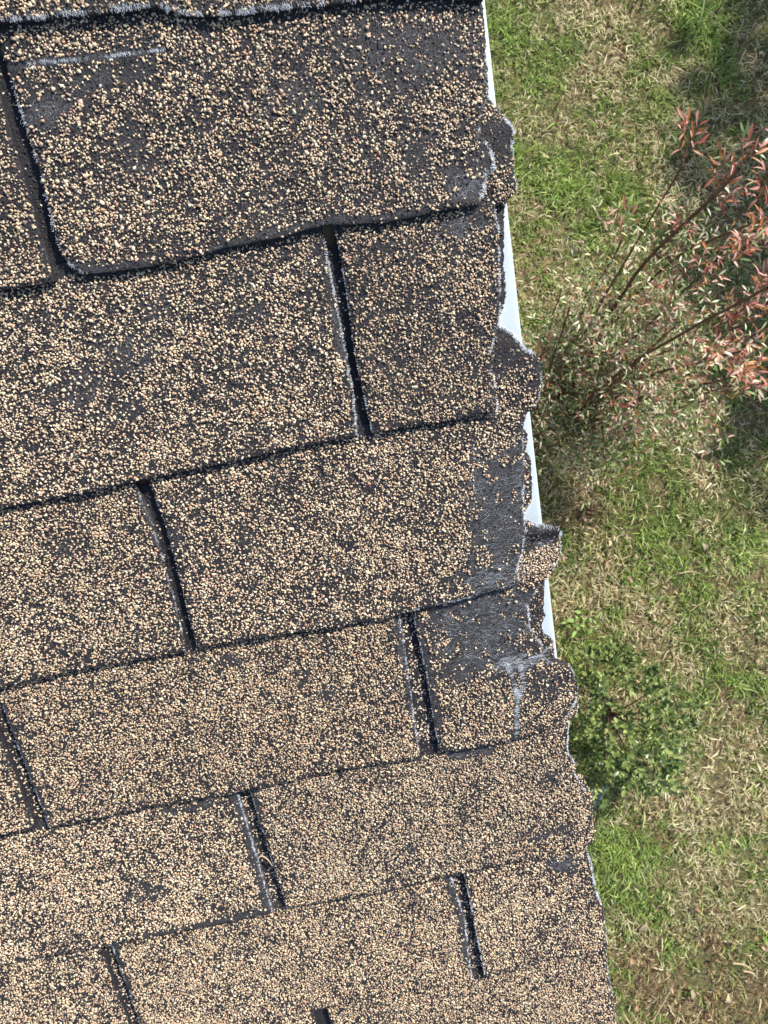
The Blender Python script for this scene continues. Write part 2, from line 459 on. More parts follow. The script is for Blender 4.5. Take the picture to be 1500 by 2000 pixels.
        a2, f2, c2 = chips(X[drk], Y[drk], w[drk] + 0.15, size[drk] * 0.85, TO, OT, dc)
        if s.headlap:    # loose and dark granules down in the cut-outs
            nh = int((x1 - x0) * 11)
            hx = rng.uniform(x0 + 2, x1 - 4, nh * 3); hy = rng.uniform((s.k - 2) * E + 10, (s.k - 1) * E - 3, nh * 3)
            hw = T * (1 + (hy - (s.k - 1) * E) / E) - 1.5 * T - 0.70
            hc = np.where(rng.random((nh * 3, 1)) < (0.12 if s.k < 5 else 0.62), PAL[rng.choice(len(PAL), nh * 3, p=PW)], np.array([[0.03, 0.028, 0.03]]))
            # only keep those where a cut-out of the course above can show them
            keep = np.zeros(len(hx), bool)
            for cu in CUTS.get(s.k - 1, []): keep |= np.abs(hx - cu) < 9
            if keep.any():
                a3, f3, c3 = chips(hx[keep], hy[keep], hw[keep], rng.uniform(1.2, 2.0, keep.sum()), TO, OT, hc[keep])
                f2 = np.concatenate([f2, f3 + len(a2)]); a2 = np.concatenate([a2, a3]); c2 = np.concatenate([c2, c3])
        return mesh_np('granules', np.concatenate([a, a2]), [f, f2 + n0], M_gran, np.concatenate([cc, c2]))
    def place(s, du=0, dv=0):
        o = link('shingle', s.mesh, house, roofpt(du * 0.001, dv * 0.001), ROT)
        g = stuff(link('granules', s.gran, o))
        s.obj = o
        return o
    def fibres(s, n, fn):
        pass

CUTS = {0: [-214], 1: [-71, 234], 2: [91, -214], 3: [-58], 4: [98, -206], 5: [-49], 6: [104, -196], 7: [-40]}

# ---- course outlines, mm
BT0 = [(-216, -14), (-63.8, -5.9), (-44.8, -5), (-17.7, -3.2), (-1.3, -2.3), (18.2, -2.1), (36, 4.9), (58.1, 7.2), (83.5, 8.3), (106.1, 9.9), (129.1, 10.6), (163.5, 13.1), (202, 20.2)]
BT1 = [(-78, 125), (-67, 122), (-60, 125), (-52, 125.5), (-16.9, 126.9), (24.2, 124), (65, 123.3), (89, 120.7), (124.6, 125), (156.5, 124.2), (200, 122.8)]
BT2 = [(-216, 255.9), (-112.8, 255.9), (-63.5, 254.8), (-17.4, 253.8), (17.1, 252.6), (51.7, 251.4), (84.5, 251.2), (94.9, 251.4), (138.2, 252.5), (178.5, 252.2), (210, 253)]
BT3 = [(-365, 382), (-196.4, 383.2), (-130.1, 381.2), (-58.9, 383.6), (-54.8, 381.9), (-12.5, 384.1), (43.3, 386.6), (80.9, 387.6), (100.1, 386.2), (148.1, 383.9), (182.6, 380.3), (210, 380)]
BT4 = [(-520, 508), (-239.2, 508.5), (-209.9, 509.1), (-201, 508.3), (-120.7, 508.8), (-55.4, 511.8), (19.9, 509.6), (60.3, 512.1), (88.6, 514.1), (104.6, 512), (146.4, 514.3), (171.4, 513.9), (191.6, 511.3), (205.6, 503), (217, 489)]
BT5 = [(-360, 633), (-281.1, 631.6), (-197.7, 635.2), (-123.1, 636), (-54.2, 636.8), (-43.1, 635.3), (39.1, 639.5), (99, 636.9), (172.3, 636.6), (204.4, 632.1), (213, 624), (223, 606)]
BT6 = [(-510, 757), (-96.3, 756.1), (-50.2, 757), (-3.7, 756.7), (98.9, 761.2), (113, 762.1), (122.5, 761.7), (184.7, 757.2), (228, 759.3)]
BT7 = [(-400, 888), (0, 889), (240, 889)]
A0 = [(199.6, -140), (199.6, 4.6), (199.2, 23)]
A1 = [(199.1, 0), (199.1, 24), (197.9, 44), (195.7, 67), (190.2, 78), (189.2, 83), (189.2, 86), (192.3, 91.4), (195.1, 99), (195.7, 105), (189.6, 108.4), (188.3, 114), (187.5, 116), (184.2, 122)]
B1 = [(199.3, 24), (197.6, 57), (196.9, 67.6), (202.8, 75.4), (205.9, 81.3), (209.2, 85.6), (209.5, 91.2), (207.1, 95.8), (208, 102), (206.9, 110.5), (207.8, 116.3), (206.9, 121), (201.9, 123.5), (200.6, 125)]
A2 = [(194.6, 120), (194.6, 126), (193.8, 133), (195.2, 138), (194.2, 150), (192.2, 171), (190.4, 181), (190, 190), (187, 198.6), (183.4, 206.5), (180.1, 217), (181, 227.5), (181.2, 238), (180.4, 251.5)]
B2 = [(200.6, 124.5), (200, 129.7), (198.7, 141), (196.8, 153), (196.4, 162), (195.8, 171), (195.1, 181), (192.3, 188), (189.8, 192), (188.6, 197), (196, 203.4), (203.6, 215), (208.2, 218.2), (213.1, 225), (211.4, 236), (210.4, 246.5), (206.9, 253.6), (203.1, 257)]
A3 = [(202, 250), (200.8, 258.8), (198, 265.4), (197.1, 274.6), (195.5, 286.7), (196, 296.4), (193.6, 308.7), (192.5, 320), (191.4, 331), (191.7, 343), (186.4, 358), (181.2, 372), (182.6, 380.3)]
B3 = [(203.1, 257), (201.5, 258.5), (198, 265.4), (200.7, 273.8), (198.3, 283.5), (201, 293), (199.7, 310), (199.9, 312.2), (198.3, 321), (192.5, 327.7), (191.3, 334), (203.2, 340), (212, 342), (215.4, 346.4), (215.3, 352.8), (213.9, 363.8), (210.3, 371), (205, 379), (202.2, 385)]
A4 = [(200, 375), (199.8, 385), (193.5, 394.4), (187.3, 402.5), (187.6, 415.5), (187.2, 420), (195, 437.4), (203.1, 453), (207, 455), (213.4, 457.5), (216, 465), (217.4, 478), (216.5, 490), (208, 503)]
B4 = [(202.4, 386), (202.1, 394.5), (199.5, 405), (200, 413), (196.9, 421), (197.5, 428), (203.3, 434), (204.5, 438.6), (204.1, 452), (213.4, 456.8), (216.8, 465), (219.1, 478.5), (218.4, 492.5), (216.3, 503.6), (210.9, 509)]
A5 = [(211, 495), (210.9, 509), (208.9, 524), (207.3, 534), (208.2, 543), (213.4, 553.6), (211.1, 561), (215.3, 575), (221.7, 582.7), (222.6, 595), (222.3, 605), (218.8, 617), (212.1, 624), (204.4, 632)]
B5 = [(219, 570), (222.9, 584), (224.2, 602.6), (223.1, 619), (220.4, 632.4), (216, 640)]
A6 = [(215.2, 630), (215.2, 637), (216, 645), (217.8, 657), (219.4, 681), (220.6, 691), (223.1, 702), (225.4, 718), (225.4, 740), (225.2, 759)]
A7 = [(225, 750), (225.1, 776), (225.5, 802), (228.5, 826), (227.5, 861), (227, 895)]

def lift(pts, w):     # outlines seen on the top plane, moved down to a layer w mm below it
    f = (462.6 - w) / 462.6
    return [(75.8 + (u - 75.8) * f, 146.3 + (v - 146.3) * f) for u, v in pts]

TABS = {}
def tab(key, *a, **kw):
    TABS[key] = Shingle(*a, **kw).build(); TABS[key].place(); return TABS[key]

wr = lambda u, v: 0.55 * np.sin((u * 0.8 + v * 0.55) / 6.5 + 2.0 * fbm(u / 25, v / 25, 77)) * sstep(5, 30, v) * (1 - sstep(105, 125, v)) * sstep(0.35, 0.65, fbm(u / 40, v / 40, 78))
tab('c0', 0, [(-210, -140), (-210, 20)], A0, BT0, dens=0.66, seed=11, rough_r=0.5, wav=0.8)
tab('c1', 1, [(-68, -10), (-67.8, 14), (-67.5, 34), (-66.3, 65), (-67.7, 93), (-67.9, 110), (-64, 119), (-56, 126)], A1, BT1, BT0, dens=0.60, seed=12, wav=0.95, extra=wr, rough_r=0.6)
tab('c2a', 2, [(-210, 110), (-210, 260)], [(87.3, 120), (87.7, 144), (88.1, 194), (88.3, 221), (86.2, 252)], BT2, BT1, dens=0.66, seed=13, wav=0.6)
tab('c2b', 2, [(94.3, 118), (94.8, 145), (94.2, 170), (92.9, 202), (94.3, 225), (94.9, 252)], A2, BT2, BT1, dens=0.64, seed=14, wav=0.55, rough_r=0.6)
tab('c3a', 3, [(-359, 240), (-359, 390)], [(-65, 250), (-63, 270), (-60.8, 288), (-60.2, 319), (-60.4, 347), (-62.1, 386)], BT3, BT2, dens=0.68, seed=15)
tab('c3b', 3, [(-56.6, 250), (-53.9, 282), (-53.2, 313), (-54.3, 344), (-54.6, 382)], A3, BT3, BT2, dens=0.68, seed=16, rough_r=0.6)
tab('c4b', 4, [(-201.6, 370), (-201, 512)], [(93, 380), (91.9, 427), (91, 458), (88.9, 513)], BT4, BT3, dens=0.74, seed=17)
tab('c4c', 4, [(101.8, 378), (102.7, 407), (104.5, 448), (103.8, 480), (104.6, 512)], A4, BT4, BT3, dens=0.62, seed=18, rough_r=0.6)
tab('c5a', 5, [(-352, 500), (-352, 640)], [(-55.7, 505), (-54.2, 637)], BT5, BT4, dens=0.70, seed=19, sp_mm=1.52)
tab('c5b', 5, [(-47.7, 505), (-43.1, 636)], A5, BT5, BT4, dens=0.74, seed=20, rough_r=0.6)
tab('c6b', 6, [(-192, 625), (-193, 760)], [(96.6, 630), (102.8, 693), (99.8, 762)], BT6, BT5, dens=0.72, seed=21, sp_mm=1.54)
tab('c6c', 6, [(107.3, 630), (109.4, 695), (111.1, 762)], A6, BT6, BT5, dens=0.66, seed=22)
tab('c7a', 7, [(-341, 750), (-341, 892)], [(-46, 750), (-46, 892)], BT7, BT6, dens=0.74, seed=23, sp_mm=1.58)
tab('c7b', 7, [(-34, 750), (-34, 892)], A7, BT7, BT6, dens=0.74, seed=24, sp_mm=1.58)

# ---- torn lower layer that shows along the rake beyond the upper tabs
def under(key, k, A, B, v0, v1, dens, seed, extra=None, back=16, dark=0.5, dfn=None):
    Bl = lift(B, -4.0)
    left = [(float(np.interp(v, *poly_interp(A))) - back, v) for v in np.linspace(v0, v1, 8)]
    s = Shingle(k, left, Bl, [(100, v1), (240, v1)], [(100, v0), (240, v0)], dens=dens, seed=seed, drop=T + 0.5, wav=0.3, rough_r=0.8, headlap=False, thick=2.4, extra=extra, edge_wear=0.6, world_mask=False, dark=dark, dens_fn=dfn)
    s.build(); s.place(); TABS[key] = s
    return s
def curl3(u, v):      # rolled-up corner of the torn piece
    r_ = np.clip((u - 186) / 14, 0, 1)
    roll = 4.2 * np.exp(-((v - 345.5) / 5.0) ** 2) * r_
    return roll + 2.8 * sstep(352, 362, v) * (1 - sstep(372, 382, v)) * sstep(176, 186, u) * 1.0
under('u1', 1, A1, B1, 22, 126, 0.62, 31, extra=lambda u, v: 1.6 * sstep(70, 84, v) * (1 - sstep(112, 124, v)), dfn=lambda u, v: -0.9 * sstep(80, 84, v) * (1 - sstep(96, 102, v)) + 0.35 * sstep(104, 112, v))
under('u2', 2, A2, B2, 124, 258, 0.50, 32, extra=lambda u, v: 1.8 * sstep(196, 212, v) * (1 - sstep(244, 256, v)), dfn=lambda u, v: -0.55 * (1 - sstep(216, 230, v)) + 0.2 * sstep(232, 245, v))
under('u3', 3, A3, B3, 257, 385, 0.45, 33, extra=curl3, dfn=lambda u, v: -0.5 * sstep(338, 341, v) * (1 - sstep(354, 358, v)) + 0.7 * sstep(356, 361, v))
under('u4', 4, A4, B4, 386, 510, 0.30, 34, dfn=lambda u, v: 0.35 * np.exp(-((v - 432) / 9) ** 2) + 0.45 * sstep(478, 492, v), dark=0.75)
under('u5', 5, A5, B5, 570, 640, 0.75, 35, extra=lambda u, v: 1.5 * sstep(605, 620, v))

# ---- fibreglass strands: bare mat, frayed cracks and torn edges
def strands_along(key, pts, per_mm, ln=(1.0, 3.2), spread=0.7, ang=90, angj=28, rad=0.075, lift_w=0.35):
    s = TABS[key]
    p = np.array(pts, float); seg = np.hypot(*(p[1:] - p[:-1]).T); L_ = np.concatenate([[0], np.cumsum(seg)])
    n = int(L_[-1] * per_mm * 0.62); ln = (ln[0] * 0.7, ln[1] * 0.7); spread *= 0.6; rad *= 1.08
    q = rng.uniform(0, L_[-1], n)
    # strands come in tufts
    q = q[fbm(q / 5, q * 0 + len(pts), s.seed + 500, 2) + rng.uniform(-0.3, 0.3, n) > 0.48]
    n = len(q)
    cu = np.interp(q, L_, p[:, 0]); cv = np.interp(q, L_, p[:, 1])
    du = np.interp(q + 1, L_, p[:, 0]) - np.interp(q - 1, L_, p[:, 0]); dv = np.interp(q + 1, L_, p[:, 1]) - np.interp(q - 1, L_, p[:, 1])
    a = np.arctan2(dv, du) + np.radians(ang) + rng.normal(0, np.radians(angj), n)
    cu = cu + rng.normal(0, spread, n); cv = cv + rng.normal(0, spread, n)
    strands(key, cu, cv, a, rng.uniform(*ln, n), rad, lift_w)

def strands(key, cu, cv, a, ln, rad=0.07, lift_w=0.3):
    s = TABS[key]; n = len(cu)
    t = np.linspace(-0.5, 0.5, 3)[None, :]
    bend = rng.normal(0, 0.3, n)[:, None]
    aa = a[:, None] + bend * t
    U_ = cu[:, None] + np.cos(aa) * ln[:, None] * t; V_ = cv[:, None] + np.sin(aa) * ln[:, None] * t
    Lm = s.L(V_); Rm = s.R(V_)
    W_ = s.W(np.clip(U_, Lm, Rm), np.minimum(V_, s.B(U_))) + 0.12 + np.abs(rng.normal(0, lift_w, n))[:, None] * (0.4 + (t + 0.5))
    paths = np.stack([U_, -V_, W_], -1) * 0.001
    add_fibres(key, paths, np.full((n, 3), rad * 0.00085) * rng.uniform(0.5, 1.25, (n, 1)))

def strands_area(key, n, cu, cv, ru, rv, ang=0, angj=35, ln=(3, 11), rad=0.05):
    n = int(n * 0.34)
    r_ = np.sqrt(rng.random(n)) * rng.uniform(0.75, 1.2, n); th = rng.uniform(0, 2 * np.pi, n)
    a = np.radians(ang + rng.normal(0, angj * 0.8, n)); ln = (ln[0] * 0.5, ln[1] * 0.6)
    strands(key, cu + ru * r_ * np.cos(th), cv + rv * r_ * np.sin(th), a, rng.uniform(*ln, n), rad, 0.12)

def edge_line(key, which, v0, v1, inset=0.6):
    s = TABS[key]; v = np.linspace(v0, v1, 40)
    u = s.R(v) - inset if which == 'R' else s.L(v) + inset
    return list(zip(u, v))
def butt_line(key, u0, u1, inset=0.8):
    s = TABS[key]; u = np.linspace(u0, u1, 50)
    return list(zip(u, s.B(u) - inset))

strands_along('c0', butt_line('c0', -70, 40), 12, (1.5, 4.5), 1.0, 75, 25, 0.085, 0.5)
strands_along('c0', butt_line('c0', 40, 110), 13, (1.5, 5), 1.0, 75, 25, 0.085, 0.5)
strands_along('c0', butt_line('c0', 110, 200), 6, (1.5, 4), 1.0, 75, 25, 0.08, 0.4)
strands_along('c1', CRACKS[0][0], 12, (1.2, 3.5), 0.7, 80, 25, 0.075)
strands_along('c1', edge_line('c1', 'L', 10, 124), 6, (1.2, 4.0), 0.6, 60, 40, 0.075)
strands_along('c1', edge_line('c1', 'R', 24, 76, 0.3), 4, (1.0, 3.0), 0.5, 90, 40, 0.07)
strands_along('c1', edge_line('c1', 'R', 76, 122, 0.0), 16, (1.4, 4.0), 0.8, 90, 30, 0.09)
strands_area('c1', 260, 178, 112, 14, 8, -20, 50, (3, 8), 0.06)
strands_area('c1', 160, 150, 35, 45, 18, -40, 40, (2, 6), 0.05)
strands_area('c1', 120, -50, 38, 20, 8, -40, 40, (2, 6), 0.05)
strands_along('c2b', edge_line('c2b', 'R', 128, 252, 0.2), 9, (1.0, 3.2), 0.5, 90, 35, 0.08)
strands_along('c2a', edge_line('c2a', 'R', 128, 252, 0.6), 9, (1.0, 3.2), 0.55, 60, 40, 0.08)
strands_along('c2b', edge_line('c2b', 'L', 124, 250, 0.4), 5, (0.8, 2.2), 0.35, 70, 40, 0.07)
strands_area('c2b', 160, 172, 136, 14, 6, 0, 50, (3, 7), 0.055)
strands_area('c2a', 160, -46, 174, 20, 12, -50, 30, (2, 6), 0.05)
strands_area('c2a', 140, -83, 195, 25, 12, -50, 30, (2, 6), 0.05)
strands_along('c3a', edge_line('c3a', 'R', 256, 383, 0.6), 5, (0.8, 2.6), 0.5, 40, 45, 0.075)
strands_along('c3b', edge_line('c3b', 'L', 256, 380, 0.4), 3, (0.8, 2.2), 0.4, 60, 40, 0.065)
strands_along('c3b', edge_line('c3b', 'R', 262, 378, 0.2), 9, (1.0, 3.4), 0.5, 90, 35, 0.08)
strands_area('c3b', 1500, 176, 320, 26, 58, -8, 40, (3, 11), 0.05)
strands_area('c3b', 420, 166, 372, 24, 10, -5, 18, (5, 12), 0.06)
strands_along('c3b', butt_line('c3b', 100, 150), 6, (1, 3), 0.8, 60, 40, 0.07)
strands_area('c4c', 1500, 152, 416, 38, 34, -5, 50, (3, 11), 0.05)
strands_area('c4c', 500, 176, 447, 20, 8, -8, 14, (6, 14), 0.06)
for c_, d_ in ((1, 7), (2, 6), (3, 6), (4, 5)):
    strands_along('c4c', CRACKS[c_][0], d_, (2.5, 7.5), 1.0, 90 if c_ < 3 else 20, 12, 0.065)
strands_along('c4c', edge_line('c4c', 'R', 388, 440, 0.2), 9, (1.0, 3.4), 0.5, 90, 35, 0.08)
strands_along('c4c', edge_line('c4c', 'R', 486, 503, 0.5), 12, (1.0, 3.4), 0.6, 90, 35, 0.085)
strands_along('c4c', edge_line('c4c', 'L', 392, 508, 0.4), 5, (0.8, 2.6), 0.45, 60, 40, 0.07)
strands_along('c4b', edge_line('c4b', 'R', 392, 510, 0.6), 6, (0.8, 3.0), 0.55, 60, 40, 0.075)
strands_along('c4b', edge_line('c4b', 'L', 400, 508, 0.5), 2.5, (0.8, 2.2), 0.4, 60, 40, 0.065)
strands_along('c5a', edge_line('c5a', 'R', 516, 636, 0.8), 8, (0.9, 3.0), 0.6, 40, 45, 0.08)
strands_along('c5b', edge_line('c5b', 'R', 510, 580, 0.2), 10, (0.9, 2.8), 0.5, 90, 40, 0.085)
strands_along('c5b', edge_line('c5b', 'L', 516, 634, 0.4), 2.5, (0.8, 2.2), 0.4, 60, 40, 0.065)
strands_area('c5b', 160, 130, 521, 18, 6, 0, 40, (2, 6), 0.05)
strands_along('c6c', edge_line('c6c', 'R', 640, 705, 0.2), 15, (1.0, 3.6), 0.9, 90, 45, 0.09)
strands_along('c6c', edge_line('c6c', 'R', 705, 758, 0.2), 5, (0.8, 2.4), 0.5, 90, 40, 0.075)
strands_area('c6c', 220, 194, 652, 12, 9, -20, 40, (2, 7), 0.06)
strands_along('c6c', edge_line('c6c', 'L', 642, 758, 0.5), 10, (0.8, 2.6), 0.45, 60, 40, 0.085)
strands_along('c6b', edge_line('c6b', 'R', 642, 758, 0.8), 9, (0.9, 3.0), 0.6, 50, 45, 0.085)
strands_along('c6b', edge_line('c6b', 'L', 640, 758, 0.5), 5, (0.9, 2.6), 0.5, 60, 40, 0.075)
strands_along('c7b', edge_line('c7b', 'R', 770, 880, 0.2), 5, (0.8, 2.6), 0.5, 90, 40, 0.08)
strands_along('u1', edge_line('u1', 'R', 66, 96, 0.0), 15, (1.4, 4.0), 0.6, 90, 35, 0.085)
strands_along('u1', edge_line('u1', 'R', 96, 122, 0.0), 7, (0.8, 2.4), 0.4, 80, 40, 0.08)
strands_along('u2', edge_line('u2', 'R', 186, 226, 0.0), 15, (2.0, 5.5), 0.7, 75, 28, 0.085)
strands_along('u2', edge_line('u2', 'R', 226, 257, 0.0), 5, (0.8, 2.4), 0.4, 80, 40, 0.075)
strands_along('u3', edge_line('u3', 'R', 322, 352, 0.0), 12, (1.4, 4.5), 0.8, 80, 35, 0.085)
strands_along('u3', edge_line('u3', 'R', 352, 384, 0.0), 6, (0.8, 2.6), 0.4, 80, 40, 0.08)
strands_area('u3', 160, 206, 356, 8, 4, 0, 40, (2, 6), 0.06)
strands_along('u3', edge_line('u3', 'R', 258, 322, 0.0), 3, (0.8, 2.0), 0.4, 80, 40, 0.07)
strands_along('u4', edge_line('u4', 'R', 388, 452, 0.0), 3, (0.8, 2.0), 0.4, 80, 40, 0.07)
strands_along('u4', edge_line('u4', 'R', 455, 508, 0.0), 5, (0.8, 2.2), 0.4, 80, 40, 0.075)

for key, lst in FIB.items():
    P = np.concatenate([a for a, r_ in lst]); Rr = np.concatenate([r_ for a, r_ in lst])
    vv, qq = tubes(P, Rr, 3)
    stuff(link('fibreglass_strands', mesh_np('fibreglass_strands', vv, [qq], M_fibre), TABS[key].obj))

# ---- plain tabs around the framed part (shared meshes)
def std(width, seed, dens, right_edge):
    h = width / 2
    s = Shingle(1, [(-h, -20), (-h, 140)], [(h, -20), (h, 140)], [(-300, 126), (300, 126)], [(-300, -1), (300, -1)], dens=dens, seed=seed, rough_r=0.46 if right_edge else 0.35, sp_mm=2.4 if right_edge else 1.62, world_mask=False)
    return s.build()
STD = [std(296, 101, 0.68, False)]
SHORT = std(112, 103, 0.70, True); LONG = std(262, 104, 0.70, True)
def place_row(k, cut, skip_right):
    """cut: u of the cut-out nearest the rake; tabs run left from it"""
    if not skip_right:
        wid = 222 - cut
        s = SHORT if wid < 180 else LONG
        s.place(cut + 4 + (s.ru[0] - s.lu[0]) / 2, (k - 1) * E)
    u = cut; n = 0
    while u > -1150:
        STD[0].place(u - 152.4, (k - 1) * E); u -= 304.8; n += 1
for k in range(-4, 12):
    cut = 95 + (k - 4) * 2 if k % 2 == 0 else -58 + (k - 3) * 4
    if k < 0 or k > 7: place_row(k, cut, False)
    else: place_row(k, {0: -214, 1: -71, 2: -214, 3: -363, 4: -205.5, 5: -356, 6: -196.5, 7: -345}[k], True)

# ---- roof deck, drip edge, rake board, soffit, wall
def box(name, pts_fn, x0, x1, y0, y1, z0, z1, mat, parent, loc=None, rot=None):
    v = np.array([(x, y, z) for x in (x0, x1) for y in (y0, y1) for z in (z0, z1)], float)
    f = np.array([(0, 1, 3, 2), (4, 6, 7, 5), (0, 4, 5, 1), (2, 3, 7, 6), (0, 2, 6, 4), (1, 5, 7, 3)])
    return link(name, mesh_np(name, v, [f], mat), parent, loc, rot)
VT, VB = -2.6, 1.75            # ridge side and eave, metres down the slope
box('roof_deck', None, -4.5, 0.19, -VB, -VT, -0.030, -0.0105, M_wood, house, O, ROT)
# shingle field left, above and below of the built tabs, in stepped courses
for i, (x0, x1, v0, v1) in enumerate([(-4.5, -1.30, VT, VB), (-1.30, 0.198, VT, -0.64), (-1.30, 0.205, 1.40, VB)]):
    box('shingle_field', None, x0, x1, -v1, -v0, -0.0100, -0.0015, M_field, house, O, ROT)

def extrude(name, prof, y0, y1, mat, parent, loc, rot, n=60, wob=0.0, smooth=True):
    prof = np.array(prof, float); m = len(prof)
    ys_ = np.linspace(y0, y1, n)
    V = np.zeros((n, m, 3)); V[..., 0] = prof[None, :, 0]; V[..., 2] = prof[None, :, 1]; V[..., 1] = ys_[:, None]
    if wob:
        V[..., 0] += (wob * (fbm(ys_ * 4, ys_ * 0, 3) - 0.5))[:, None]
    i, j = np.meshgrid(np.arange(n - 1), np.arange(m), indexing='ij')
    a = i * m + j; b_ = i * m + (j + 1) % m
    Q = np.stack([a, b_, b_ + m, a + m], -1).reshape(-1, 4)
    me = mesh_np(name, V.reshape(-1, 3), [Q, np.arange(m)[None, :], (np.arange(m) + (n - 1) * m)[None, ::-1]], mat, smooth=smooth)
    try: me.set_sharp_from_angle(angle=math.radians(35))
    except Exception: pass
    return link(name, me, parent, loc, rot)
# drip edge: flange on the deck, rounded nose, face with kicked-out foot
ue = 0.2028
dp = [(0.120, -0.0096), (ue - 0.010, -0.0096), (ue - 0.0075, -0.0100), (ue - 0.004, -0.0098), (ue - 0.0015, -0.0104), (ue, -0.0125), (ue, -0.045), (ue + 0.004, -0.052),
      (ue + 0.003, -0.0525), (ue - 0.0012, -0.045), (ue - 0.0012, -0.0130), (ue - 0.004, -0.0108), (0.120, -0.0104)]
dobj = extrude('drip_edge', [(x - 0.0, z) for x, z in dp], -VB, -VT, M_white, house, O, ROT, 90, 0.0012)
# the edge is not quite square to the courses
dobj.rotation_euler = (Matrix.Rotation(PITCH, 4, 'X') @ Matrix.Rotation(0.0128, 4, 'Z')).to_euler()
dobj['label'] = 'white metal drip edge along the torn shingles'
box('rake_board', None, 0.160, 0.196, -VB, -VT, -0.21, -0.0125, M_white, house, O, ROT)
box('soffit', None, -0.13, 0.158, -VB, -VT, -0.10, -0.088, M_white, house, O, ROT)
# lap-sided gable wall under the overhang
prof = []
zz = 0.0
while zz < 2.2:
    prof += [(-0.118, zz), (-0.130, zz + 0.115)]; zz += 0.116
prof = prof + [(-0.25, zz), (-0.25, 0.0)]
extrude('wall', prof, -1.5, 2.3, M_siding, house, (0, 0, 0), (0, 0, 0), 2, 0, False)
box('wall', None, -4.4, -0.26, -1.5, 2.3, 0.0, 1.95, M_siding, house)

# ------------------------------------------------------------------ lawn
def patch_list(x, y, lst):
    m = np.zeros_like(x)
    for (a, b_, r_, s_) in lst:
        m = np.maximum(m, s_ * np.exp(-((x - a) ** 2 + (y - b_) ** 2) / (r_ * r_)))
    return m
GREEN = [(1.10, 1.62, .22, .9), (1.0, 1.15, .12, .8), (1.20, .97, .17, .9), (1.46, .86, .16, 1), (1.66, -.66, .26, 1), (1.55, -1.24, .15, 1.1), (.90, -1.90, .24, 1.1), (1.85, 1.55, .25, .8), (1.42, -.86, .16, 1),
         (1.75, -.8, .25, .9), (1.0, -.55, .12, .5), (.95, -1.0, .15, .8), (1.35, -.45, .15, .9), (1.02, -2.10, .12, .6), (1.3, -1.95, .09, .8), (1.62, 1.35, .18, .7), (1.0, .1, .25, .6), (1.7, -1.5, .12, .7)]
STRAW = [(1.48, 1.42, .25, 1), (1.2, 1.2, .18, .8), (1.22, -.94, .13, 1.1), (1.40, -1.62, .28, 1.1), (1.25, -2.10, .25, .9), (1.46, -2.15, .2, .8), (1.05, -.72, .10, 1.2), (1.0, -.30, .15, 1.4), (1.28, -1.05, .16, 1.1), (1.33, -.78, .07, 1.1),
         (1.2, -1.75, .15, .8), (1.75, .9, .3, .6), (1.35, 1.75, .2, .8)]
BROWN = [(1.17, -2.46, .22, 1.1), (.88, -2.42, .2, 1.0), (1.38, -2.62, .25, 1.2), (1.05, -.42, .12, .8), (1.2, -2.36, .1, 1.1)]
TUFT = [(1.20, .97, .10), (1.46, .86, .11), (1.0, 1.13, .08), (1.55, -1.24, .10), (.92, -1.86, .10), (1.42, -.66, .10), (1.3, -1.95, .06), (1.66, -.72, .14), (1.0, 1.62, .1), (1.3, -.55, .08), (1.9, 1.6, .15)]
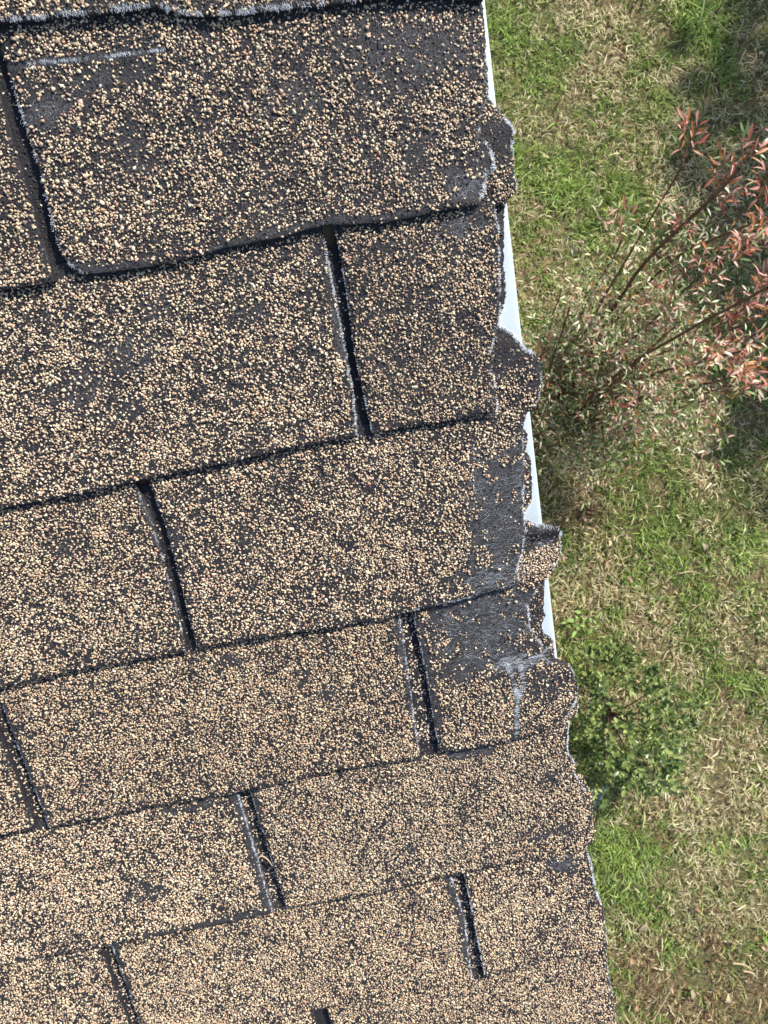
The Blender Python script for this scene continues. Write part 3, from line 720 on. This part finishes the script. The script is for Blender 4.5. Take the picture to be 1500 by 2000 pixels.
def lawn(n, x0, x1, y0, y1, size):
    x = rng.uniform(x0, x1, n); y = rng.uniform(y0, y1, n)
    g = patch_list(x, y, GREEN); st = patch_list(x, y, STRAW); br = patch_list(x, y, BROWN)
    base = fbm(x * 4.5, y * 4.5, 401, 3); fine = fbm(x * 14, y * 14, 402, 2)
    gs_ = 0.55 + (base - 0.5) * 1.2 + (fine - 0.5) * 1.4 + 0.5 * g - 0.5 * st - 0.45 * br
    isg = rng.random(n) < np.clip(gs_, 0.06, 0.95)
    tf = np.zeros(n)
    for a, b_, r_ in TUFT: tf = np.maximum(tf, np.exp(-((x - a) ** 2 + (y - b_) ** 2) / (r_ * r_)))
    # thin spots let the soil show
    thin = (fbm(x * 11, y * 11, 405, 2) > 0.60) | (br * rng.random(n) > 0.55)
    keep = ~(thin & (rng.random(n) < 0.7))
    x, y, g, st, br, isg, fine, base, tf = (q[keep] for q in (x, y, g, st, br, isg, fine, base, tf))
    n = len(x)
    GP = np.array([(0.155, 0.235, 0.045), (0.21, 0.305, 0.06), (0.28, 0.365, 0.09), (0.105, 0.165, 0.04), (0.36, 0.42, 0.15), (0.19, 0.265, 0.10)])
    SP = np.array([(0.56, 0.49, 0.28), (0.66, 0.58, 0.36), (0.46, 0.39, 0.22), (0.72, 0.65, 0.43), (0.35, 0.28, 0.15), (0.48, 0.46, 0.22)])
    BP = np.array([(0.20, 0.12, 0.06), (0.30, 0.18, 0.09), (0.13, 0.08, 0.045), (0.36, 0.24, 0.13)])
    col = np.where(isg[:, None], GP[rng.integers(0, 6, n)], SP[rng.integers(0, 6, n)])
    isb = (~isg) & (rng.random(n) < np.clip(0.10 + 0.75 * br, 0, 0.85))
    col = np.where(isb[:, None], BP[rng.integers(0, 4, n)], col)
    hue = fbm(x * 2.5, y * 2.5, 411, 2)[:, None]
    col = col * np.where(isg[:, None], 0.72 + 0.7 * hue + 0.35 * tf[:, None], 0.85 + 0.4 * (1 - hue)) * rng.uniform(0.75, 1.2, (n, 1))
    az = rng.uniform(0, 2 * np.pi, n) + 1.2 * np.sin(base * 20)
    ln = np.where(isg, rng.uniform(0.022, 0.058, n) * (1 + 0.5 * tf), rng.uniform(0.014, 0.042, n)) * size
    wd = np.where(isg, rng.uniform(0.0024, 0.0050, n), rng.uniform(0.0020, 0.0046, n)) * size
    t1 = np.where(isg, rng.uniform(0.3, 1.05, n), rng.uniform(0.8, 1.5, n))
    t2 = t1 + rng.uniform(0.1, 0.75, n)
    z0 = ground_z(x, y) + np.where(isg, 0.0, rng.uniform(0.0, 0.022, n))
    d = np.stack([np.cos(az), np.sin(az)], -1)
    tw = az + np.pi / 2 + rng.normal(0, 0.35, n)
    side = np.stack([np.cos(tw), np.sin(tw), rng.normal(0, 0.35, n)], -1)
    p0 = np.stack([x, y, z0], -1)
    p1 = p0 + np.concatenate([d * (np.sin(t1) * ln * 0.5)[:, None], (np.cos(t1) * ln * 0.5)[:, None]], 1)
    p2 = p1 + np.concatenate([d * (np.sin(t2) * ln * 0.5)[:, None], (np.cos(t2) * ln * 0.5)[:, None]], 1)
    w = wd[:, None] * side
    V = np.stack([p0 - w * .4, p0 + w * .4, p1 - w * .5, p1 + w * .5, p2], 1)
    a = (np.arange(n) * 5)[:, None]
    Q = a + np.array([[0, 1, 3, 2]]); Tt = a + np.array([[2, 3, 4]])
    C = np.repeat(col[:, None, :], 5, 1)
    return V.reshape(-1, 3), Q, Tt, C.reshape(-1, 3)
V1, Q1, T1, C1 = lawn(150000, 0.55, 2.5, -3.0, 2.1, 1.0)
V2, Q2, T2, C2 = lawn(30000, -0.1, 6.0, -5.0, 5.0, 1.6)
V3, Q3, T3, C3 = lawn(13000, -0.1, 0.6, -3.0, 2.1, 1.1)
V2, Q2, T2, C2 = np.concatenate([V2, V3]), np.concatenate([Q2, Q3 + len(V2)]), np.concatenate([T2, T3 + len(V2)]), np.concatenate([C2, C3])
k_ = len(V1)
gr = link('grass', mesh_np('grass', np.concatenate([V1, V2]), [np.concatenate([Q1, Q2 + k_]), np.concatenate([T1, T2 + k_])], M_grass, np.concatenate([C1, C2])))
stuff(gr); gr['label'] = 'patchy lawn of green and straw coloured grass below the roof'; gr['category'] = 'grass'

# ------------------------------------------------------------------ leaves
def leaf_shape(l, w, fold=0.25, curl=0.25, n=5):
    """pointed leaf along +x, folded along its midrib and curled down"""
    t = np.linspace(0, 1, n)
    hw = w * 0.5 * np.sin(np.pi * t ** 0.8) ** 0.9
    hw[0] = w * 0.04; hw[-1] = 0.0
    z = -curl * l * t * t
    mid = np.stack([l * t, 0 * t, z], -1)
    le = np.stack([l * t, hw, z + fold * hw], -1); ri = np.stack([l * t, -hw, z + fold * hw], -1)
    V = np.concatenate([mid, le, ri])
    F = []
    for i in range(n - 1):
        F += [(i, i + 1, n + i + 1, n + i), (i, 2 * n + i, 2 * n + i + 1, i + 1)]
    return V, np.array(F)
def frames(dirs, roll):
    """rotation matrices taking +x to dirs, roll about it, leaf face up-ish"""
    x = dirs / (np.linalg.norm(dirs, axis=1, keepdims=True) + 1e-9)
    up = np.tile((0., 0., 1.), (len(x), 1))
    y = np.cross(up, x); y /= np.linalg.norm(y, axis=1, keepdims=True) + 1e-6
    z = np.cross(x, y)
    c, s_ = np.cos(roll)[:, None], np.sin(roll)[:, None]
    y2 = y * c + z * s_; z2 = -y * s_ + z * c
    return np.stack([x, y2, z2], -1)        # columns
def leaf_mass(pos, dirs, roll, scale, shape, cols):
    V0, F0 = shape
    Rm = frames(dirs, roll)
    P = np.einsum('nij,kj->nki', Rm, V0) * scale[:, None, None] + pos[:, None, :]
    F = (np.arange(len(pos)) * len(V0))[:, None, None] + F0[None]
    C = np.repeat(cols[:, None, :], len(V0), 1)
    return P.reshape(-1, 3), F.reshape(-1, 4), C.reshape(-1, 3)
def leaf_objects(parent, pos, dirs, roll, scale, meshes, pick):
    Rm = frames(dirs, roll)
    for i in range(len(pos)):
        m = Matrix([[*(Rm[i][r] * scale[i]), pos[i][r]] for r in range(3)] + [[0, 0, 0, 1]])
        o = bpy.data.objects.new('leaf', meshes[pick[i]])
        COL.objects.link(o); o.parent = parent
        o.matrix_parent_inverse = Matrix.Identity(4)
        o.matrix_basis = Matrix.Translation(-parent.location) @ m

def curve_pts(p, n):
    """smooth path through three or more points (quadratic-ish via Catmull-Rom)"""
    p = np.array(p, float); p = np.concatenate([[2 * p[0] - p[1]], p, [2 * p[-1] - p[-2]]])
    t = np.linspace(0, len(p) - 3 - 1e-6, n); i = t.astype(int); f = (t - i)[:, None]
    a, b_, c, d = p[i], p[i + 1], p[i + 2], p[i + 3]
    return 0.5 * ((2 * b_) + (-a + c) * f + (2 * a - 5 * b_ + 4 * c - d) * f ** 2 + (-a + 3 * b_ - 3 * c + d) * f ** 3)

# ------------------------------------------------------------------ reddish bamboo-like shrub
NB = Vector((0.85, -0.07, 0.0))
shrub = link('red_leaved_shrub', None, None, NB)
tag(shrub, 'tall loose shrub with red and pale green narrow leaves on arching stems', 'shrub')
M_bark = plain('shrub_bark', (0.10, 0.065, 0.045), 0.8, 0.2, 60, 0.35)
TOPS = [(1.248, 0.456, 1.15), (1.337, 0.322, 1.1), (1.20, 0.144, 0.75), (1.073, 0.454, 0.75), (1.253, -0.012, 1.0), (0.937, 0.322, 0.55), (1.146, -0.028, 0.55), (1.236, 0.118, 1.2), (1.068, 0.239, 0.5), (1.314, 0.29, 0.85), (1.152, 0.524, 1.05),
        (1.473, 0.129, 0.75), (1.487, -0.032, 0.7), (1.402, -0.057, 0.55), (1.336, 0.033, 0.45), (1.203, 0.252, 0.5), (1.047, 0.166, 0.35), (0.968, 0.424, 0.45), (1.075, -0.089, 0.3)]
MIDS = [(1.126, 0.344, 0.6), (1.288, 0.40, 0.6), (1.064, 0.035, 0.4), (1.008, 0.273, 0.35), (1.15, 0.03, 0.5), (0.873, 0.058, 0.25), (0.981, -0.051, 0.3), (1.09, 0.07, 0.62), (0.941, 0.087, 0.25), (1.107, 0.151, 0.45), (1.05, 0.30, 0.5),
        (1.27, 0.109, 0.5), (1.325, -0.023, 0.45), (1.164, -0.053, 0.35), (1.09, -0.011, 0.3), (1.031, 0.136, 0.32), (0.945, 0.033, 0.2), (0.899, 0.23, 0.28), (0.968, -0.094, 0.18)]
RADS = [9, 6, 7, 5, 7, 5, 5, 7, 5, 6, 5, 5, 5, 5, 4, 4, 4, 4, 4]
REDNESS = [.8, .95, .35, .35, .75, .25, .4, .9, .1, .6, .8, .8, .7, .6, .3, .1, .1, .25, .3]
LP, LD, LS, LC, LZ = [], [], [], [], []
RED = np.array([(0.28, 0.075, 0.05), (0.36, 0.14, 0.10), (0.33, 0.13, 0.04), (0.42, 0.22, 0.18), (0.20, 0.06, 0.045), (0.36, 0.18, 0.04)])
GRN_GLINT = np.array([(0.10, 0.16, 0.04), (0.14, 0.20, 0.055), (0.24, 0.29, 0.11), (0.065, 0.10, 0.03), (0.52, 0.50, 0.33), (0.42, 0.29, 0.21), (0.46, 0.44, 0.25)])  # greens; cream and pinkish entries paint sun glints into the leaf colour
twig_paths = []
for i, (tp, md, rd, rn) in enumerate(zip(TOPS, MIDS, RADS, REDNESS)):
    b0 = np.array([NB.x, NB.y, 0]) + np.append(rng.normal(0, 0.05, 2), 0)
    b0[2] = -0.02
    md = np.array(md); tp = np.array(tp)
    path = curve_pts([b0, (b0 * 0.45 + md * 0.55) + np.array([-0.01, -0.01, 0.05]), md, tp], 26)
    path = path + np.stack([fbm(np.arange(26) / 4, np.full(26, i), 600 + j, 2) - 0.5 for j in range(3)], -1) * 0.025
    r_ = np.linspace(rd, rd * 0.5, 26) * 0.00115
    vv, qq = tubes((path - np.array(NB))[None], r_[None], 7)
    link('stem', mesh_np('stem', vv, [qq], M_bark, smooth=True), shrub)
    nf = 29 if rd >= 6 else 25
    if i in (3, 10): nf = 10
    for f in range(nf):
        t = 0.24 + 0.76 * (f + 1) / nf
        hi_ = t > 0.86
        if hi_ and rng.random() < (0.5 if i not in (0, 1, 4, 7, 11, 12) else 0.3): continue
        lsz = rng.uniform(0.65, 1.0) if hi_ else rng.uniform(0.5, 0.75)
        st_ = path[int(t * 25)]
        out = np.append(rng.normal(0, 1, 2), 0); out /= np.linalg.norm(out)
        ax = (path[-1] - path[-6]); ax /= np.linalg.norm(ax)
        dr = out * rng.uniform(0.55, 1.0) + ax * 0.55 + np.array([0, 0, rng.uniform(0.0, 0.45)])
        dr /= np.linalg.norm(dr)
        L_ = rng.uniform(0.10, 0.18) if hi_ else rng.uniform(0.16, 0.33)
        rach = st_ + dr * np.linspace(0, L_, 6)[:, None] + np.array([0, 0, -1]) * (np.linspace(0, 1, 6) ** 2 * L_ * 0.25)[:, None]
        twig_paths.append(rach)
        sd = np.cross(dr, (0, 0, 1.)); sd /= np.linalg.norm(sd)
        for q in range(1, 6):
            for sgn in (-1, 1):
                if rng.random() < (0.35 if hi_ else 0.12): continue
                pl = rng.uniform(0.03, 0.06) * (1 - 0.08 * q)
                pd = dr * 0.75 + sd * sgn * rng.uniform(0.5, 0.95) + np.array([0, 0, rng.normal(0, 0.22)])
                pd /= np.linalg.norm(pd)
                pe = rach[q] + pd * pl
                tw_ = rach[q] + pd * np.linspace(0, pl, 6)[:, None]
                if hi_ or rng.random() < 0.4: twig_paths.append(tw_)
                ps = np.cross(pd, (0, 0, 1.)); ps /= np.linalg.norm(ps) + 1e-9
                for (bp, dd) in ((pe, pd), (rach[q] + pd * pl * 0.6, pd * 0.55 + ps * 0.8), (rach[q] + pd * pl * 0.6, pd * 0.55 - ps * 0.8), ):
                    if rng.random() < 0.1: continue
                    dd = dd + rng.normal(0, 0.22, 3)
                    LP.append(bp); LD.append(dd); LS.append(rng.uniform(0.8, 1.2) * lsz)
                    isred = rng.random() < rn * (1.0 if hi_ else 0.13)
                    LC.append((RED if isred else GRN_GLINT)[rng.integers(0, 6 if isred else 7)] * rng.uniform(0.8, 1.25)); LZ.append(isred)
LP, LD, LS, LC, LZ = map(np.array, (LP, LD, LS, LC, LZ))
tp_ = np.array(twig_paths) - np.array(NB)
vv, qq = tubes(tp_, np.tile(np.linspace(0.0013, 0.0006, 6), (len(tp_), 1)), 3)
stuff(link('twigs', mesh_np('twigs', vv, [qq], plain('twig_red', (0.20, 0.085, 0.055), 0.6, 0.3, 60, 0.3)), shrub))
LW = leaf_shape(0.040, 0.0098, 0.3, 0.18, 4)
order = np.argsort(-(LP[:, 2] + 0.15 * LZ))
top_i, rest = order[:280], order[280:]
roll = rng.normal(0, 0.5, len(LP))
leafmats = [leaf_mat('leaf_red', (0.29, 0.08, 0.055), 0.45), leaf_mat('leaf_pink', (0.40, 0.19, 0.155), 0.45), leaf_mat('leaf_orange', (0.36, 0.14, 0.04), 0.45), leaf_mat('leaf_green', (0.17, 0.21, 0.08)), leaf_mat('leaf_pale', (0.38, 0.34, 0.21))]
def leaf_mesh(shape, mat):
    return mesh_np('leaf', shape[0], [shape[1]], mat, smooth=True)
lm = [leaf_mesh(leaf_shape(0.042, w_, 0.3, c_), m_) for m_, w_, c_ in zip(leafmats, (0.0088, 0.010, 0.0085, 0.009, 0.0095), (0.12, 0.3, 0.2, 0.05, 0.22))]
pick = np.where(LZ[top_i], rng.integers(0, 3, 280), 3 + rng.integers(0, 2, 280))
leaf_objects(shrub, LP[top_i], LD[top_i], roll[top_i], LS[top_i], lm, pick)
vv, ff, cc = leaf_mass(LP[rest] - np.array(NB), LD[rest], roll[rest], LS[rest], LW, LC[rest])
stuff(link('foliage', mesh_np('foliage', vv, [ff], M_leafmix, cc, smooth=True), shrub))

# ------------------------------------------------------------------ small round green shrub
GB = Vector((0.965, -1.27, 0.0))
gsh = link('green_shrub', None, None, GB)
tag(gsh, 'small rounded evergreen shrub with glossy green leaves beside the roof edge', 'shrub')
NSP = 200
th = rng.uniform(0, 2 * np.pi, NSP); ph = np.arccos(rng.uniform(-0.3, 1, NSP))
lump = 0.5 + 0.9 * fbm(th * 2.2, ph * 3.0, 700, 2)
sdir = np.stack([np.sin(ph) * np.cos(th), np.sin(ph) * np.sin(th), np.cos(ph)], -1)
gp, gd = [], []
for i in range(NSP):
    tip = sdir[i] * lump[i] * np.array([0.25, 0.28, 0.21]) + np.array([0, 0, 0.21])
    ax = sdir[i] * 0.6 + np.array([0, 0, 0.55]) + rng.normal(0, 0.25, 3); ax /= np.linalg.norm(ax)
    m = int(rng.integers(10, 17)); a0 = rng.uniform(0, 6.28)
    e1 = np.cross(ax, (0.3, 0.2, 1.)); e1 /= np.linalg.norm(e1); e2 = np.cross(ax, e1)
    for q in range(m):
        an = a0 + q * 2.4
        gp.append(tip - ax * (0.075 * q / m) + rng.normal(0, 0.003, 3))
        gd.append(ax * (1.1 - 0.9 * q / m) + (e1 * math.cos(an) + e2 * math.sin(an)) * 0.9 + np.array([0, 0, 0.1]))
gp, gd = np.array(gp), np.array(gd)
gsc = rng.uniform(0.7, 1.3, len(gp)); groll = rng.normal(0, 0.6, len(gp))
GC = np.array([(0.08, 0.125, 0.035), (0.115, 0.17, 0.045), (0.18, 0.235, 0.065), (0.05, 0.085, 0.028), (0.27, 0.31, 0.10)])
gc = GC[rng.integers(0, 5, len(gp))] * rng.uniform(0.8, 1.2, (len(gp), 1))
GS = leaf_shape(0.026, 0.0125, 0.25, 0.12, 4)
od = np.argsort(-gp[:, 2]); t_i, r_i = od[:260], od[260:]
gm = [leaf_mesh(leaf_shape(0.026, w_, 0.25, 0.12), leaf_mat('shrub_leaf', c_, 0.35, 0.25)) for w_, c_ in ((0.0135, (0.15, 0.205, 0.055)), (0.0125, (0.095, 0.145, 0.04)), (0.014, (0.29, 0.33, 0.11)))]
leaf_objects(gsh, gp[t_i] + np.array(GB), gd[t_i], groll[t_i], gsc[t_i], gm, rng.choice(3, 260, p=[.45, .35, .2]))
vv, ff, cc = leaf_mass(gp[r_i], gd[r_i], groll[r_i], gsc[r_i], GS, gc[r_i])
stuff(link('foliage', mesh_np('foliage', vv, [ff], M_leafmix, cc, smooth=True), gsh))
for i in range(12):
    a = i * 0.53 + rng.normal(0, .1); rad_ = rng.uniform(0.08, 0.19)
    p3 = curve_pts([(0, 0, -0.02), (0.3 * rad_ * math.cos(a), 0.3 * rad_ * math.sin(a), 0.13), (rad_ * math.cos(a), rad_ * math.sin(a), rng.uniform(0.26, 0.36))], 10)
    vv, qq = tubes(p3[None], np.linspace(0.005, 0.0018, 10)[None], 5)
    link('stem', mesh_np('stem', vv, [qq], M_bark, smooth=True), gsh)

# ------------------------------------------------------------------ broad-leaved weed, stone, fallen leaves, sticks
wd_ = link('weed', None, None, Vector((0.925, -0.865, 0.0)))
tag(wd_, 'bright green broad-leaved weed growing in the grass above the small shrub', 'weed')
wm = leaf_mesh(leaf_shape(0.050, 0.026, 0.15, 0.25), leaf_mat('weed_leaf', (0.22, 0.34, 0.075), 0.5, 0.25))
n = 22
aa = rng.uniform(0, 2 * np.pi, n)
wp = np.stack([rng.normal(0, 0.045, n), rng.normal(0, 0.03, n), rng.uniform(0.025, 0.06, n)], -1) + np.array([0.925, -0.865, 0])
wdir = np.stack([np.cos(aa), np.sin(aa), rng.uniform(0.05, 0.5, n)], -1)
leaf_objects(wd_, wp, wdir, rng.normal(0, 0.3, n), rng.uniform(0.3, 0.7, n), [wm], np.zeros(n, int))

M_stone = plain('stone', (0.17, 0.20, 0.17), 0.9, 0.2, 45, 0.2, 0.002)
sv, sf = [], []
na, nr = 18, 5
for r in range(nr + 1):
    for a in range(na):
        an = a * 2 * math.pi / na; t = r / nr
        k2 = 1 + 0.18 * math.sin(3 * an + 1) + 0.1 * math.sin(5 * an)
        rad_ = math.sin(t * math.pi / 2) ** 0.6 * k2
        sv.append((0.062 * rad_ * math.cos(an), 0.040 * rad_ * math.sin(an), 0.035 * math.cos(t * math.pi / 2) ** 0.5 + 0.004 * math.sin(2 * an + 3 * t)))
for r in range(nr):
    for a in range(na):
        sf.append((r * na + a, (r + 1) * na + a, (r + 1) * na + (a + 1) % na, r * na + (a + 1) % na))
so = link('stone', mesh_np('stone', np.array(sv), [np.array(sf)], M_stone, smooth=True), None, (0.835, -1.60, 0.0), (0, 0, 0.4))
tag(so, 'flat pale grey stone lying in the shade below the green shrub', 'stone')

def dead_leaf(l, w, cup):
    V, F = leaf_shape(l, w, 0.5, 0.1, 6)
    V = V.copy(); V[:, 2] += cup * (V[:, 0] - l / 2) ** 2 / l + rng.normal(0, 0.0012, len(V)); V[:, 0] -= l / 2
    return V, F
dm = [leaf_mesh(dead_leaf(l, w, c), leaf_mat('dry_leaf', col, 0.7, 0.3)) for l, w, c, col in
      ((0.050, 0.026, 1.2, (0.34, 0.20, 0.11)), (0.042, 0.014, 0.8, (0.48, 0.28, 0.20)), (0.055, 0.030, -0.8, (0.46, 0.36, 0.22)), (0.038, 0.020, 1.6, (0.20, 0.12, 0.075)))]
LIT = [(1.218, -2.366), (1.187, -2.414), (1.082, -2.49), (1.057, -2.506), (1.435, -2.127), (1.422, -2.081), (0.932, -2.176), (1.002, -2.103), (0.865, -2.292), (1.001, -2.451), (1.041, -1.739), (1.094, -1.696), (1.408, -2.319), (1.421, -2.365), (1.228, -2.543), (1.276, -2.64), (0.839, -2.482),
       (1.076, -0.647), (1.104, -0.564), (1.017, -0.436), (1.565, -0.228), (1.593, -0.256), (1.287, -0.432), (1.385, -0.395), (1.501, -0.662), (1.161, -0.729), (1.637, -1.176), (1.151, -1.806), (1.208, -1.29), (0.897, -0.591), (1.2, -0.648), (1.322, -2.071), (1.174, -2.139), (1.478, -1.741)]
for i, (x, y) in enumerate(LIT):
    o = link('fallen_leaf', dm[i % 4 if y < -1.6 else (1 if i % 3 else 2)], None, (x, y, 0.030 + float(ground_z(x, y))), (rng.normal(0, 0.35), rng.normal(0, 0.35), rng.uniform(0, 6.28)))
    s_ = rng.uniform(0.6, 1.0); o.scale = (s_, s_, s_)
    kind_ = ('brown broad', 'pinkish narrow', 'pale tan broad', 'dark brown small')[i % 4 if y < -1.6 else (1 if i % 3 else 2)]
    where_ = ('on the brown patch at the bottom of the lawn' if y < -2.3 else 'on the straw coloured grass above the brown patch') if y < -2.0 else ('on the grass just below the green shrub' if y < -1.6 else ('on the grass between the two shrubs' if x < 1.3 else 'on the green grass away from the roof'))
    tag(o, 'dry %s fallen leaf %s' % (kind_, where_), 'leaf', 'dry fallen leaves on the lawn')
M_stick = plain('dry_stick', (0.42, 0.33, 0.21), 0.8, 0.2, 80, 0.3)
for (a, b_, r_, lab) in (((1.275, -2.394), (1.346, -2.431), .004, 'short pale broken stick on the bare patch, the upper of two'), ((1.312, -2.434), (1.366, -2.474), .004, 'short pale broken stick on the bare patch, the lower of two'),
                         ((0.898, -2.553), (1.008, -2.424), .0025, 'thin straight straw lying across the lower lawn'), ((1.367, -0.746), (1.454, -0.763), .003, 'pale curved straw on the green grass patch'), ((1.379, -0.914), (1.452, -0.884), .002, 'fine pale straw beside the straw coloured patch')):
    a3 = np.array([*a, 0.036]); b3 = np.array([*b_, 0.04]); m3 = (a3 + b3) / 2 + np.array([0.006, 0.008, 0.004])
    p3 = curve_pts([a3, m3, b3], 10); c0 = p3[0].copy()
    vv, qq = tubes((p3 - c0)[None], np.linspace(r_, r_ * 0.6, 10)[None], 5)
    tag(link('stick' if r_ > .0035 else 'straw', mesh_np('stick', vv, [qq], M_stick, smooth=True), None, Vector(c0)), lab, 'stick' if r_ > .0035 else 'straw')
# straw caught in a shingle cut-out
ps = np.array([(-54.5, 578, 2.6), (-51, 577, 2.2), (-47.5, 582, 1.6), (-45.5, 590, 0.9)])
p3 = curve_pts([np.array(roofpt(u * .001, v * .001, w * .001 - 0.0005)) for u, v, w in ps], 12); c0 = p3[0].copy()
vv, qq = tubes((p3 - c0)[None], np.linspace(0.0007, 0.0005, 12)[None], 5)
tag(link('straw', mesh_np('straw', vv, [qq], M_stick, smooth=True), None, Vector(c0)), 'tan dry straw caught in a gap between two roof shingles', 'straw')

# ------------------------------------------------------------------ tree beyond the frame whose shade lies on the lawn
TH = 4.2
tc_ = Vector((3.92 + TH / math.tan(SUN_EL) * SUN_H.x, 0.9 + TH / math.tan(SUN_EL) * SUN_H.y, 0))
tree = link('shade_tree', None, None, tc_)
tag(tree, 'leafy tree right of the picture that shades the lawn behind the red-leaved shrub', 'tree')
tpts = curve_pts([(0, 0, -0.1), (0.05, 0.03, 1.3), (-0.04, 0.02, 2.7), (0, 0, TH)], 16)
vv, qq = tubes(tpts[None], np.linspace(0.13, 0.05, 16)[None], 10)
trunk = link('trunk', mesh_np('trunk', vv, [qq], M_bark, smooth=True), tree)
br_ = []
for i in range(14):
    a = i * 2.4; z = 2.2 + 0.14 * i
    br_.append(curve_pts([(0, 0, z), (0.7 * math.cos(a), 0.7 * math.sin(a), z + 0.5), (1.5 * math.cos(a), 1.5 * math.sin(a), z + 0.7)], 8))
for p3 in br_:
    vv, qq = tubes(p3[None], np.linspace(0.04, 0.012, 8)[None], 6)
    link('branch', mesh_np('branch', vv, [qq], M_bark, smooth=True), tree)
NT = 11500
d3 = rng.normal(0, 1, (NT, 3)); d3 /= np.linalg.norm(d3, axis=1, keepdims=True)
l3 = 0.92 + 0.2 * fbm(np.arctan2(d3[:, 1], d3[:, 0]) * 2.2, d3[:, 2] * 3, 800, 2)
tpz = d3 * (rng.random(NT) ** 0.4 * l3)[:, None] * np.array([1.85, 1.85, 1.6]) + np.array([0, 0, TH])
vv, ff, cc = leaf_mass(tpz, rng.normal(0, 1, (NT, 3)), rng.normal(0, 1, NT), rng.uniform(0.8, 1.4, NT), leaf_shape(0.18, 0.12, 0.2, 0.2, 3), GC[rng.integers(0, 4, NT)])
stuff(link('crown', mesh_np('crown', vv, [ff], M_leafmix, cc, smooth=True), tree))
